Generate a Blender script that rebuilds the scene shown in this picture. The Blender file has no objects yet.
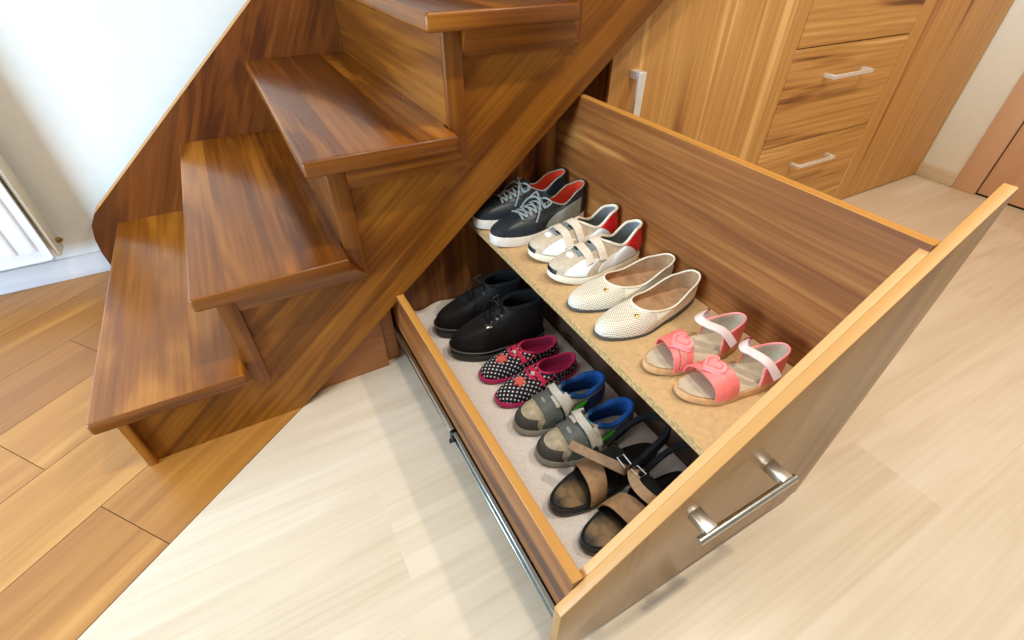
import bpy, bmesh, math, random
from mathutils import Vector, Matrix
from mathutils.bvhtree import BVHTree
random.seed(7)
C = bpy.context.scene.collection
PI = math.pi
sin, cos = math.sin, math.cos

# ------------------------------------------------------------------ colours and materials
def lin(c):
    c = c / 255.0
    return c / 12.92 if c <= .04045 else ((c + .055) / 1.055) ** 2.4
def rgb(r, g, b): return (lin(r), lin(g), lin(b), 1)

class NT:
    """small helper around a node tree"""
    def __init__(s, name):
        s.m = bpy.data.materials.new(name); s.m.use_nodes = True
        s.t = s.m.node_tree; s.b = s.t.nodes['Principled BSDF']
    def n(s, kind, **kw):
        x = s.t.nodes.new(kind)
        for k, v in kw.items(): setattr(x, k, v)
        return x
    def l(s, a, b): s.t.links.new(a, b)
    def set(s, sock, v):
        if hasattr(v, 'links') or isinstance(v, bpy.types.NodeSocket): s.l(v, sock)
        else: sock.default_value = v
    def math(s, op, a, b=0.0, c=0.0):
        x = s.n('ShaderNodeMath', operation=op)
        s.set(x.inputs[0], a); s.set(x.inputs[1], b); s.set(x.inputs[2], c)
        return x.outputs[0]
    def vmath(s, op, a, b):
        x = s.n('ShaderNodeVectorMath', operation=op)
        s.set(x.inputs[0], a); s.set(x.inputs[1], b)
        return x.outputs[0]
    def noise(s, vec, scale, detail=2, rough=.5, dist=0):
        x = s.n('ShaderNodeTexNoise')
        s.l(vec, x.inputs['Vector']); x.inputs['Scale'].default_value = scale
        x.inputs['Detail'].default_value = detail; x.inputs['Roughness'].default_value = rough
        x.inputs['Distortion'].default_value = dist
        return x.outputs['Fac']
    def ramp(s, fac, stops):
        x = s.n('ShaderNodeValToRGB'); e = x.color_ramp.elements
        while len(e) < len(stops): e.new(.5)
        for i, (p, c) in enumerate(stops): e[i].position = p; e[i].color = c
        s.l(fac, x.inputs[0]); return x.outputs[0]
    def mix(s, fac, a, b, mode='MIX'):
        x = s.n('ShaderNodeMix', data_type='RGBA', blend_type=mode)
        s.set(x.inputs[0], fac); s.set(x.inputs[6], a); s.set(x.inputs[7], b)
        return x.outputs[2]
    def bump(s, h, strength, dist=.001):
        x = s.n('ShaderNodeBump'); x.inputs['Strength'].default_value = strength
        x.inputs['Distance'].default_value = dist
        s.l(h, x.inputs['Height']); s.l(x.outputs[0], s.b.inputs['Normal'])

def plain(name, col, rough=.5, metal=0, var=.06, scale=90, bump=0, coat=0, spec=.5, sheen=0):
    k = NT(name); tc = k.n('ShaderNodeTexCoord').outputs['Object']
    f = k.noise(tc, scale, 3, .6)
    dk = tuple(c * (1 - var * 2) for c in col[:3]) + (1,); lt = tuple(min(1, c * (1 + var * 2)) for c in col[:3]) + (1,)
    k.l(k.ramp(f, [(.3, dk), (.7, lt)]), k.b.inputs['Base Color'])
    k.b.inputs['Roughness'].default_value = rough; k.b.inputs['Metallic'].default_value = metal
    k.b.inputs['Coat Weight'].default_value = coat; k.b.inputs['Specular IOR Level'].default_value = spec
    k.b.inputs['Sheen Weight'].default_value = sheen
    if bump: k.bump(f, bump)
    return k.m

def wood(name, stops, grain='x', scale=6, stretch=.1, fig=.35, freq=26, fine=.3, rough=.35, coat=0, lam=None, attr=None, spec=.5, lamamt=.35, dist=.5, bump=.08):
    """grain runs along local x, y, z or at an angle (radians) in the XZ plane"""
    k = NT(name)
    tc = k.n('ShaderNodeTexCoord').outputs['Object']
    rot = {'x': (0, 0, 0), 'y': (0, 0, -PI / 2), 'z': (0, PI / 2, 0)}.get(grain)
    if rot is None: rot = grain if isinstance(grain, tuple) else (0, grain, 0)
    mp = k.n('ShaderNodeMapping'); mp.inputs['Rotation'].default_value = rot
    k.l(tc, mp.inputs['Vector'])
    if attr:
        r = k.n('ShaderNodeAttribute', attribute_name=attr).outputs['Fac']
    else:
        r = k.n('ShaderNodeObjectInfo').outputs['Random']
    cmb = k.n('ShaderNodeCombineXYZ')
    k.l(k.math('MULTIPLY', r, 13.7), cmb.inputs[0]); k.l(k.math('MULTIPLY', r, 31.3), cmb.inputs[1]); k.l(k.math('MULTIPLY', r, 23.9), cmb.inputs[2])
    vec = mp.outputs[0]
    lamv = None
    if lam:
        sep = k.n('ShaderNodeSeparateXYZ'); k.l(vec, sep.inputs[0])
        fl = k.math('FLOOR', k.math('DIVIDE', k.math('ADD', sep.outputs[1], .013), lam))
        wn = k.n('ShaderNodeTexWhiteNoise', noise_dimensions='2D')
        c2 = k.n('ShaderNodeCombineXYZ'); k.l(fl, c2.inputs[0]); k.l(r, c2.inputs[1]); k.l(c2.outputs[0], wn.inputs['Vector'])
        lamv = wn.outputs['Value']
        c3 = k.n('ShaderNodeCombineXYZ'); k.l(k.math('MULTIPLY', lamv, 7.3), c3.inputs[0]); k.l(k.math('MULTIPLY', lamv, 3.1), c3.inputs[2])
        vec = k.vmath('ADD', vec, c3.outputs[0])
    vec = k.vmath('ADD', vec, cmb.outputs[0])
    st = k.vmath('MULTIPLY', vec, (stretch, 1, 1))
    n1 = k.noise(st, scale, 3, .55, dist)
    sn = k.math('MULTIPLY_ADD', k.math('SINE', k.math('MULTIPLY', n1, freq)), .5, .5)
    fv = k.vmath('MULTIPLY', vec, (.02, 1, 1))
    n2 = k.noise(fv, 110, 3, .6)
    v = k.math('MULTIPLY', n1, 1 - fig - fine)
    v = k.math('MULTIPLY_ADD', sn, fig, v)
    v = k.math('MULTIPLY_ADD', n2, fine, v)
    if lamv is not None:
        v = k.math('MULTIPLY_ADD', k.math('SUBTRACT', lamv, .5), lamamt, v)
    if attr:
        v = k.math('MULTIPLY_ADD', k.math('SUBTRACT', r, .5), lamamt, v)
    k.l(k.ramp(v, stops), k.b.inputs['Base Color'])
    k.b.inputs['Roughness'].default_value = rough; k.b.inputs['Coat Weight'].default_value = coat
    k.b.inputs['Coat Roughness'].default_value = .12; k.b.inputs['Specular IOR Level'].default_value = spec
    k.bump(n2, bump)
    return k.m

STAIR = [(.28, rgb(64, 30, 5)), (.43, rgb(108, 57, 9)), (.56, rgb(140, 80, 17)), (.74, rgb(176, 112, 36))]
M = {}
M['tread'] = wood('stair_tread_wood', STAIR, 'y', 8, .13, .10, 22, .30, .26, .14, lam=.125, lamamt=.20, dist=.9, bump=.02, spec=.4)
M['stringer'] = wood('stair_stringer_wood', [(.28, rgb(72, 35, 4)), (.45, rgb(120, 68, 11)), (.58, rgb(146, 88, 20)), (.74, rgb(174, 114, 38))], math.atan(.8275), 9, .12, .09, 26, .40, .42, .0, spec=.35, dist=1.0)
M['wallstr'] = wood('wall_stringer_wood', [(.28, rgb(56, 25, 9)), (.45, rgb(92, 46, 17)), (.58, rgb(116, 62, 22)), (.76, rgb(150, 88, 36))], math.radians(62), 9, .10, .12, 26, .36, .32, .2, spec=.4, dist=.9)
M['riser'] = wood('stair_riser_wood', STAIR, 'y', 9, .10, .08, 24, .34, .32, .2, spec=.4)
M['trim_v'] = wood('stair_trim_wood_upright', STAIR, 'z', 9, .1, .1, 20, .35, .36, .1, spec=.4)
M['trim_h'] = wood('stair_trim_wood_level', STAIR, 'x', 9, .1, .1, 20, .35, .36, .1, spec=.4)
ZEB = [(.35, rgb(104, 60, 24)), (.42, rgb(150, 96, 44)), (.48, rgb(186, 130, 64)), (.54, rgb(212, 158, 86)), (.61, rgb(238, 192, 120))]
M['zeb_v'] = wood('walnut_laminate_upright', ZEB, 'z', 15, .03, .10, 18, .16, .4)
M['zeb_h'] = wood('walnut_laminate_level', ZEB, 'x', 15, .05, .1, 18, .2, .4)
WAL = [(.35, rgb(70, 34, 14)), (.45, rgb(112, 62, 27)), (.53, rgb(142, 86, 40)), (.65, rgb(188, 130, 68))]
M['side_y'] = wood('walnut_drawer_side', WAL, 'y', 17, .05, .12, 18, .26, .4)
M['back_v'] = wood('walnut_back_panel', WAL, 'z', 24, .03, .05, 18, .2, .42)
M['plinth'] = wood('walnut_plinth_panel', [(.28, rgb(104, 56, 24)), (.45, rgb(150, 90, 44)), (.58, rgb(180, 116, 62)), (.75, rgb(200, 140, 82))], 'x', 13, .08, .12, 18, .2, .4)
M['front'] = wood('oak_brown_drawer_front', [(.28, rgb(112, 74, 34)), (.45, rgb(144, 102, 52)), (.58, rgb(162, 118, 64)), (.75, rgb(182, 140, 82))], 'z', 13, .05, .12, 16, .2, .3, .1, spec=.4)
M['edge'] = wood('oak_edge_band', [(.25, rgb(176, 122, 60)), (.5, rgb(198, 144, 78)), (.75, rgb(212, 164, 98))], math.radians(38), 14, .06, .1, 18, .25, .45)
M['edge_y'] = wood('oak_edge_band_side', [(.25, rgb(170, 110, 42)), (.5, rgb(196, 136, 60)), (.75, rgb(212, 156, 80))], 'y', 20, .06, .1, 18, .25, .45)
M['boxfront'] = wood('pale_box_front_edge', [(.25, rgb(196, 140, 82)), (.5, rgb(212, 158, 98)), (.75, rgb(222, 174, 116))], math.radians(38), 14, .06, .1, 18, .25, .5)
M['orange'] = wood('golden_laminate_planks', [(.2, rgb(134, 82, 28)), (.42, rgb(164, 107, 44)), (.58, rgb(186, 128, 58)), (.8, rgb(208, 154, 82))], (0, 0, -math.radians(38.1)), 7, .13, .16, 20, .2, .33, attr='plank', lamamt=.22)
M['light'] = wood('bleached_oak_laminate', [(.2, rgb(188, 166, 138)), (.42, rgb(215, 196, 169)), (.6, rgb(227, 210, 187)), (.85, rgb(239, 226, 207))], 'x', 8, .12, .18, 20, .36, .3, attr='plank', lamamt=.18)
M['seam'] = plain('plank_seam', rgb(70, 36, 12), .8)
M['bbwood'] = wood('bleached_oak_baseboard', [(.25, rgb(206, 182, 146)), (.5, rgb(222, 200, 166)), (.8, rgb(236, 218, 188))], 'y', 14, .1, .1, 18, .3, .4)
M['bbwhite'] = wood('whitewashed_baseboard', [(.25, rgb(200, 200, 206)), (.5, rgb(222, 222, 226)), (.8, rgb(236, 236, 238))], 'x', 14, .1, .1, 18, .3, .4)
M['wall'] = plain('white_wall_paint', rgb(232, 234, 230), .85, var=.01, scale=40, bump=.02)
M['wallw'] = plain('cream_wall_paint', rgb(240, 232, 212), .85, var=.01, scale=40, bump=.02)
M['ceil'] = plain('ceiling_paint', rgb(240, 240, 236), .9, var=.01)
M['salmon'] = wood('peach_door_veneer', [(.25, rgb(214, 164, 122)), (.5, rgb(226, 178, 138)), (.8, rgb(236, 192, 154))], 'z', 10, .08, .08, 18, .2, .4)
M['dark'] = plain('dark_gap', rgb(24, 16, 12), .9)
M['radw'] = plain('white_enamel', rgb(236, 240, 246), .3, var=.01)
M['radside'] = plain('radiator_side_enamel', rgb(226, 224, 206), .4, var=.01)
M['brass'] = plain('brass', rgb(170, 140, 80), .35, 1, var=.05)
M['steel'] = plain('brushed_steel', rgb(200, 200, 196), .28, 1, var=.04)
M['zinc'] = plain('zinc_rail', rgb(186, 190, 186), .3, 1, var=.05)
M['satin'] = plain('satin_nickel', rgb(232, 230, 224), .35, .4, var=.02)
M['blackp'] = plain('black_plastic', rgb(20, 20, 22), .45)
M['felt'] = plain('grey_liner', rgb(228, 219, 214), .9, var=.05, scale=260, bump=.3, sheen=.2)
M['chip'] = plain('chipboard_top', rgb(200, 164, 116), .7, var=.05, scale=120, bump=.05)
M['chipe'] = plain('chipboard_edge', rgb(186, 150, 98), .9, var=.2, scale=160, bump=.5)
M['darkboard'] = plain('dark_board', rgb(84, 62, 44), .7, var=.08, scale=60)

# ------------------------------------------------------------------ object helpers
def thing(name, label, cat, loc=(0, 0, 0), rz=0, group=None):
    o = bpy.data.objects.new(name, None); C.objects.link(o)
    o.empty_display_size = .05
    o.location = loc; o.rotation_euler = (0, 0, rz)
    o['label'] = label; o['category'] = cat
    if group: o['group'] = group
    return o
def link(name, me, mats, parent=None, smooth=True, angle=40):
    if not isinstance(mats, (list, tuple)): mats = [mats]
    for m in mats: me.materials.append(m)
    o = bpy.data.objects.new(name, me); C.objects.link(o)
    if parent is not None: o.parent = parent
    if smooth:
        for p in me.polygons: p.use_smooth = True
        try: me.set_sharp_from_angle(angle=math.radians(angle))
        except Exception: pass
    return o
def build(name, bm, mats, parent=None, world=False, smooth=True, recalc=True, angle=40):
    """world=True: the mesh is in room coordinates, its parent an Empty somewhere else"""
    if recalc: bmesh.ops.recalc_face_normals(bm, faces=bm.faces)
    if world and parent is not None:
        off = Vector(parent.location); p = parent.parent
        while p is not None: off += Vector(p.location); p = p.parent
        bmesh.ops.translate(bm, verts=bm.verts, vec=-off)
    me = bpy.data.meshes.new(name); bm.to_mesh(me); bm.free()
    return link(name, me, mats, parent, smooth, angle)
def struct(o, label=None):
    o['kind'] = 'structure'
    if label: o['label'] = label
    return o
def bevel(bm, off, seg=2, geom=None):
    if off > 0:
        es = geom if geom is not None else [e for e in bm.edges if len(e.link_faces) == 2 and e.calc_face_angle(0) > .5]
        bmesh.ops.bevel(bm, geom=es, offset=off, segments=seg, affect='EDGES', profile=.5, clamp_overlap=True)
def box(x0, x1, y0, y1, z0, z1, bv=0, seg=2, bm=None):
    b = bmesh.new()
    bmesh.ops.create_cube(b, size=1)
    for v in b.verts:
        v.co = Vector(((x0 + x1) / 2 + v.co.x * (x1 - x0), (y0 + y1) / 2 + v.co.y * (y1 - y0), (z0 + z1) / 2 + v.co.z * (z1 - z0)))
    bevel(b, bv, seg)
    if bm is not None: return join(bm, b)
    return b
def join(bm, b):
    me = bpy.data.meshes.new('_t'); b.to_mesh(me); b.free(); bm.from_mesh(me); bpy.data.meshes.remove(me)
    return bm
def prism(poly, axis, lo, hi, bv=0, seg=2):
    """poly of 2D points; axis 'y': points are (x,z); 'z': (x,y); 'x': (y,z)"""
    b = bmesh.new()
    def P(a, c, h): return {'y': (a, h, c), 'z': (a, c, h), 'x': (h, a, c)}[axis]
    lo_v = [b.verts.new(P(a, c, lo)) for a, c in poly]; hi_v = [b.verts.new(P(a, c, hi)) for a, c in poly]
    n = len(poly)
    b.faces.new(lo_v); b.faces.new(hi_v[::-1])
    for i in range(n): b.faces.new((lo_v[i], lo_v[(i + 1) % n], hi_v[(i + 1) % n], hi_v[i]))
    bmesh.ops.recalc_face_normals(b, faces=b.faces)
    bevel(b, bv, seg)
    return b
def tri_ngons(b): bmesh.ops.triangulate(b, faces=[f for f in b.faces if len(f.verts) > 4])
def tube(pts, r, seg=8, bm=None, closed=False, flat=1.0, up=None):
    """tube along 3D points; flat<1 squashes it along the up direction"""
    b = bm if bm is not None else bmesh.new()
    pts = [Vector(p) for p in pts]; n = len(pts); rings = []
    prev = None
    for i, p in enumerate(pts):
        if closed: t = pts[(i + 1) % n] - pts[i - 1]
        else: t = pts[min(i + 1, n - 1)] - pts[max(i - 1, 0)]
        if t.length < 1e-9: t = Vector((1, 0, 0))
        t.normalize()
        ref = up[i] if up is not None else (prev if prev is not None else (Vector((0, 0, 1)) if abs(t.z) < .9 else Vector((1, 0, 0))))
        u = Vector(ref) - t * t.dot(Vector(ref))
        if u.length < 1e-6: u = t.orthogonal()
        u.normalize(); w = t.cross(u); prev = u
        rr = r[i] if isinstance(r, (list, tuple)) else r
        rings.append([b.verts.new(p + u * (cos(2 * PI * k / seg) * rr * flat) + w * (sin(2 * PI * k / seg) * rr)) for k in range(seg)])
    m = n if closed else n - 1
    for i in range(m):
        a, c = rings[i], rings[(i + 1) % n]
        for k in range(seg): b.faces.new((a[k], a[(k + 1) % seg], c[(k + 1) % seg], c[k]))
    if not closed: b.faces.new(rings[0][::-1]); b.faces.new(rings[-1])
    return b
def catmull(pts, n, closed=False):
    out = []; P = [Vector(p) for p in pts]; m = len(P)
    segs = m if closed else m - 1
    for i in range(n if closed else n + 1):
        t = i / n * segs; k = min(int(t), segs - 1); f = t - k
        g = (lambda j: P[j % m]) if closed else (lambda j: P[max(0, min(m - 1, j))])
        a, b_, c, d = g(k - 1), g(k), g(k + 1), g(k + 2)
        out.append(.5 * ((2 * b_) + (c - a) * f + (2 * a - 5 * b_ + 4 * c - d) * f * f + (3 * b_ - a - 3 * c + d) * f ** 3))
    return out
def loft(rings, bm=None, closed=True, caps=(False, False)):
    b = bm if bm is not None else bmesh.new()
    R = [[b.verts.new(p) for p in r] for r in rings]
    n = len(R[0])
    for i in range(len(R) - 1):
        for k in range(n if closed else n - 1):
            b.faces.new((R[i][k], R[i][(k + 1) % n], R[i + 1][(k + 1) % n], R[i + 1][k]))
    if caps[0]: b.faces.new(R[0][::-1])
    if caps[1]: b.faces.new(R[-1])
    return b
def thick_grid(rows, nrm, th, bm=None):
    """grid of points thickened along per-point normals: a band or strap with real thickness"""
    b = bm if bm is not None else bmesh.new()
    A = [[b.verts.new(Vector(p) + Vector(q) * th) for p, q in zip(r, s)] for r, s in zip(rows, nrm)]
    B = [[b.verts.new(Vector(p)) for p in r] for r in rows]
    n, m = len(A), len(A[0])
    for i in range(n - 1):
        for j in range(m - 1):
            b.faces.new((A[i][j], A[i + 1][j], A[i + 1][j + 1], A[i][j + 1]))
            b.faces.new((B[i][j], B[i][j + 1], B[i + 1][j + 1], B[i + 1][j]))
    for i in range(n - 1):
        b.faces.new((A[i][0], B[i][0], B[i + 1][0], A[i + 1][0])); b.faces.new((A[i][-1], A[i + 1][-1], B[i + 1][-1], B[i][-1]))
    for j in range(m - 1):
        b.faces.new((A[0][j], A[0][j + 1], B[0][j + 1], B[0][j])); b.faces.new((A[-1][j], B[-1][j], B[-1][j + 1], A[-1][j + 1]))
    return b
def ribbon(pts, width, th, ups, n=24, closed=False, bm=None, taper=None):
    """flat strap along a smooth 3D path; ups = direction its face looks"""
    P = catmull(pts, n, closed); U = catmull(ups, n, closed)
    rows, nr = [], []
    for i in range(len(P)):
        t = (P[min(i + 1, len(P) - 1)] - P[max(i - 1, 0)]).normalized() if not closed else (P[(i + 1) % len(P)] - P[i - 1]).normalized()
        u = (U[i] - t * t.dot(U[i])).normalized(); w = t.cross(u)
        wd = width * (taper(i / (len(P) - 1)) if taper else 1)
        rows.append([P[i] + w * (wd * (k / 3 - .5)) - u * (.0006 * (abs(k - 1.5) > 1)) for k in range(4)]); nr.append([u] * 4)
    if closed: rows.append(rows[0]); nr.append(nr[0])
    return thick_grid(rows, nr, th, bm)

# ------------------------------------------------------------------ camera
cam = bpy.data.cameras.new('camera'); co = bpy.data.objects.new('camera', cam); C.objects.link(co)
D = Vector((.37778166, .6684193, -.64070013)); Rr = Vector((.87310351, -.48749507, .00622972)); Uu = Vector((.30817409, .56175101, .76776593))
mw = Matrix.Identity(4)
for i in range(3): mw[i][0], mw[i][1], mw[i][2] = Rr[i], Uu[i], -D[i]
mw[2][3] = .87
co.matrix_world = mw
cam.sensor_width = 36; cam.lens = 474.55 / 1024 * 36; cam.clip_start = .02
bpy.context.scene.camera = co

# ------------------------------------------------------------------ room
YW, XW, ZC = 1.762, 2.648, 2.5
A38 = math.radians(38.1); DU = Vector((cos(A38), sin(A38))); DN = Vector((-sin(A38), cos(A38)))
N0 = .724                                   # where the golden planks meet the pale floor
def add_plank(bm, lay, pts, val, bv, z=0.0):
    vs = [bm.verts.new((p[0], p[1], z)) for p in pts]
    f = bm.faces.new(vs)
    f[lay] = val
    return f
def floor_mesh(name, rects, clip, mat, gap):
    bm = bmesh.new(); lay = bm.faces.layers.float.new('plank')
    for pts, val in rects: add_plank(bm, lay, pts, val, gap)
    for co_, no in clip:
        bmesh.ops.bisect_plane(bm, geom=bm.verts[:] + bm.edges[:] + bm.faces[:], plane_co=co_, plane_no=no, clear_outer=True)
    for f in bm.faces:
        if f.normal.z < 0: f.normal_flip()
    if gap:                                  # a dark groove sheet under the plank gaps
        g = bmesh.new(); join(g, bm.copy()) if False else None
    return bm
# pale laminate: planks along X
rects = []; pw = .19; y = -1.9; row = 0
while y < YW:
    x = -3 + [.37, .0, .62, .21, .81][row % 5]
    while x < XW:
        rects.append((((x, y), (x + 1.2, y), (x + 1.2, y + pw), (x, y + pw)), random.random())); x += 1.2
    y += pw; row += 1
bm = floor_mesh('floor', rects, [((DN * N0).to_3d(), DN.to_3d()), ((XW, 0, 0), (1, 0, 0)), ((0, YW, 0), (0, 1, 0))], M['light'], 0)
struct(build('floor', bm, M['light'], smooth=False, recalc=False), 'pale bleached oak laminate floor')
# golden laminate: planks along the diagonal
rects = []; n = N0; row = 0; g = .0007
offs = [.132, .60, .140, .416, .9, .25, .7]
bounds = [N0, .912, 1.096, 1.280, 1.464, 1.648, 1.832, 2.016, 2.2, 2.384, 2.568, 2.75, 2.93, 3.1, 3.3, 3.5]
for i in range(len(bounds) - 1):
    u = offs[i % 7] - 1.38 * 4
    while u < 4:
        pts = [DU * a + DN * b for a, b in ((u + g, bounds[i] + (g if i else .0015)), (u + 1.38 - g, bounds[i] + (g if i else .0015)), (u + 1.38 - g, bounds[i + 1] - g), (u + g, bounds[i + 1] - g))]
        rects.append((pts, random.random())); u += 1.38
bm = floor_mesh('floor_left', rects, [((0, YW, 0), (0, 1, 0)), ((-3, 0, 0), (-1, 0, 0)), ((1.2, 0, 0), (1, 0, 0)), ((0, -1.9, 0), (0, -1, 0))], M['orange'], g)
lay = bm.faces.layers.float['plank']
nb = len(bm.faces)
under = bmesh.new()
q = [under.verts.new((p.x, p.y, -.0012)) for p in (DU * -5 + DN * N0, DU * 4 + DN * N0, DU * 4 + DN * 3.5, DU * -5 + DN * 3.5)]
under.faces.new(q)
for co_, no in [((0, YW, 0), (0, 1, 0)), ((-3, 0, 0), (-1, 0, 0)), ((1.2, 0, 0), (1, 0, 0)), ((0, -1.9, 0), (0, -1, 0))]:
    bmesh.ops.bisect_plane(under, geom=under.verts[:] + under.edges[:] + under.faces[:], plane_co=co_, plane_no=no, clear_outer=True)
for f in under.faces:
    if f.normal.z < 0: f.normal_flip()
    f.material_index = 1
join(bm, under)
struct(build('floor_left', bm, [M['orange'], M['seam']], smooth=False, recalc=False), 'golden brown laminate planks laid on the diagonal')
struct(build('wall_left', box(-3, XW + .1, YW, YW + .1, -.05, ZC), M['wall'], smooth=False), 'white wall behind the stairs')
struct(build('wall_right', box(XW, XW + .1, .775, YW, -.05, ZC), M['wallw'], smooth=False), 'cream wall beside the wardrobe')
w2 = box(XW, XW + .1, -1.9, -.16, -.05, ZC); box(XW, XW + .1, -.16, .775, 2.06, ZC, bm=w2)
struct(build('wall_right.001', w2, M['wallw'], smooth=False), 'cream wall around the peach door')
struct(build('ceiling', box(-3, XW + .1, -1.9, YW + .1, ZC, ZC + .1), M['ceil'], smooth=False), 'plain ceiling')
struct(build('baseboard_left', box(-3, -.40, YW - .012, YW, 0, .07, .003), M['bbwhite'], smooth=True), 'whitewashed baseboard under the radiator')
struct(build('baseboard_right', box(XW - .013, XW, .776, .93, 0, .058, .004), M['bbwood']), 'pale oak baseboard beside the door')
d = thing('door_1', 'peach wooden door with flat casing', 'door', (XW, .3, 0)); d['kind'] = 'structure'
del d['category']
cs = prism([(.775, 0), (.775, 2.06), (-.16, 2.06), (-.16, 0), (-.075, 0), (-.075, 1.975), (.69, 1.975), (.69, 0)], 'x', XW - .016, XW + .03, .003)
build('door_casing', cs, M['salmon'], d, True)
build('door_leaf', box(XW - .004, XW + .03, -.072, .686, .008, 1.972, .002), M['salmon'], d, True)
build('door_gap', box(XW + .0005, XW + .025, -.0755, .6905, -.02, 1.976), M['dark'], d, True)

# ------------------------------------------------------------------ radiator
rd = thing('radiator', 'white ribbed panel radiator on the wall at far left', 'radiator', (-.9, 1.70, .12))
rb = box(-1.5, -.579, 1.656, 1.668, .12, .72, .003)
for i in range(21):
    xc = -.615 - i * .0445
    prof = []
    for k in range(9):
        a = PI * k / 8; prof.append((xc + .0145 * cos(a), sin(a)))
    rings = []
    for z, s in ((.150, 0), (.156, .6), (.168, 1), (.67, 1), (.685, .6), (.69, 0)):
        rings.append([(xc + .014 * cos(PI * k / 8), 1.656 - .006 * sin(PI * k / 8) * s, z) for k in range(9)])
    loft(rings, rb, closed=False)
build('front_panel', rb, M['radw'], rd, True)
fr = box(-1.5, -.5775, 1.652, 1.657, .120, .126, .0015); box(-.5855, -.5775, 1.652, 1.657, .12, .72, .0015, bm=fr)
build('front_rim', fr, M['radw'], rd, True)
build('side_panel', box(-.5735, -.5635, 1.662, 1.722, .122, .715, .003), M['radside'], rd, True)
build('back_panel', box(-1.5, -.576, 1.708, 1.72, .125, .71, .003), M['radw'], rd, True)
vb = tube([(-.564, 1.70, .155), (-.554, 1.70, .155)], .008, 12); tube([(-.555, 1.70, .155), (-.550, 1.70, .155)], .0055, 6, vb)
build('bleed_valve', vb, M['brass'], rd, True)
for xx in (-1.42, -.72): build('wall_bracket', box(xx, xx + .04, 1.7202, YW - .0012, .2, .66), M['radw'], rd, True)

# ------------------------------------------------------------------ staircase
X0, G, H, TH = -.3974, .2332, .1914, .0292
YS, YN, YF = .8656, .8125, 1.65
SL = .8275
st = thing('staircase', 'dark stained wooden staircase rising along the white wall', 'staircase', (X0 + .03, YS, 0))
NS = 7
X = lambda k: X0 + (k - 1) * G
OV = [.0, .019, .026, .038, .043, .060, .060, .060, .060]
RF = lambda k: X(k) + OV[k]          # face of riser k
for k in range(1, NS + 1):
    xr_ = RF(k + 1)
    poly = [(X(k), YN), (xr_, YN), (xr_, YS + .012), (xr_ + .012, YS + .012), (xr_ + .012, YF), (X(k), YF)]
    b = prism(poly, 'z', k * H - TH, k * H)
    es = [e for e in b.edges if e.calc_face_angle(0) > .5 and not (min(v.co.y for v in e.verts) > YF - .001)]
    bevel(b, .0065, 3, es)
    b.normal_update()
    for f in b.faces:
        if f.normal.y < -.7: f.material_index = 1
    build('tread', b, [M['tread'], M['trim_h']], st, True, angle=60)
    build('riser', box(RF(k) + .001, RF(k) + .021, YS + .004, YF, (k - 1) * H + (.0 if k == 1 else -.0), k * H - TH + .001), M['riser'], st, True)
    zt = k * H - TH
    # upright moulding at the riser end, mitred into the level one of the step below
    if k == 1:
        poly = [(RF(1), 0), (RF(1) + .017, 0), (RF(1) + .017, zt), (RF(1), zt)]
    else:
        zb = (k - 1) * H - TH
        poly = [(RF(k), zb - .026), (RF(k) + .034, zb - .047), (RF(k) + .034, zt), (RF(k), zt)]
    b = prism(poly, 'y', YS - .012, YS + .002, .002)
    build('upright_molding', b, M['trim_v'], st, True)
    if k > 1:
        xa, xb = RF(k) + .034, RF(k + 1)
        # sloped strip under the tread
        b = bmesh.new()
        prof = [(YS + .002, zt), (YS - .030, zt), (YS - .028, zt - .008), (YS - .010, zt - .040), (YS - .009, zt - .047), (YS + .002, zt - .047)]
        ra = [(xa, p, q) for p, q in prof]
        rb_ = [(xb + (.033 if q < zt - .03 else .002), p, q) for p, q in prof]
        loft([ra, rb_], b, True, (True, True))
        build('level_molding', b, M['trim_h'], st, True)
# outer cut stringer
bs = -.0685
poly = [(bs, 0), (RF(1) + .010, 0)]
for k in range(1, NS + 1):
    poly.append((RF(k) + .010, k * H - TH)); poly.append((RF(k + 1) + .010, k * H - TH))
xe = RF(NS + 1) + .010
poly.append((xe, (xe - bs) * SL))
b = prism(poly, 'y', YS, YS + .035); tri_ngons(b)
build('outer_stringer', b, M['stringer'], st, True, smooth=False)
# wall stringer with a rounded foot
wt = lambda x: .7106 + (x - .1306) * .8515
poly = [(-.455, 0), (-.468, .06), (-.4705, .11), (-.467, .155), (-.456, .197), (-.435, .229), (-.405, wt(-.405))]
xe2 = 1.2
poly += [(xe2, wt(xe2)), (xe2, wt(xe2) - .5)]
poly += [(.1, 0)]
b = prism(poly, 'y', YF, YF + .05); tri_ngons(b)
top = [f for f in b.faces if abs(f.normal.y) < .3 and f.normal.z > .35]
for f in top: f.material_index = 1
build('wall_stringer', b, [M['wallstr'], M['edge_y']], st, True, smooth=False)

# ------------------------------------------------------------------ fixed cabinet parts under the stairs
uc = thing('under_stair_cabinet', 'low walnut filler panel and cabinet side under the stringer, left of the open drawer', 'cabinet', (.05, .91, 0))
b = prism([(-.06, 0), (.150, 0), (.150, .178), (.139, .169), (-.06, .005)], 'y', .9006, .915, .001)
build('filler_panel', b, M['plinth'], uc, True)
b = prism([(.150, 0), (.183, 0), (.183, .196), (.150, .178)], 'y', .918, 1.6, .001)
build('cabinet_side', b, M['plinth'], uc, True)

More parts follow.
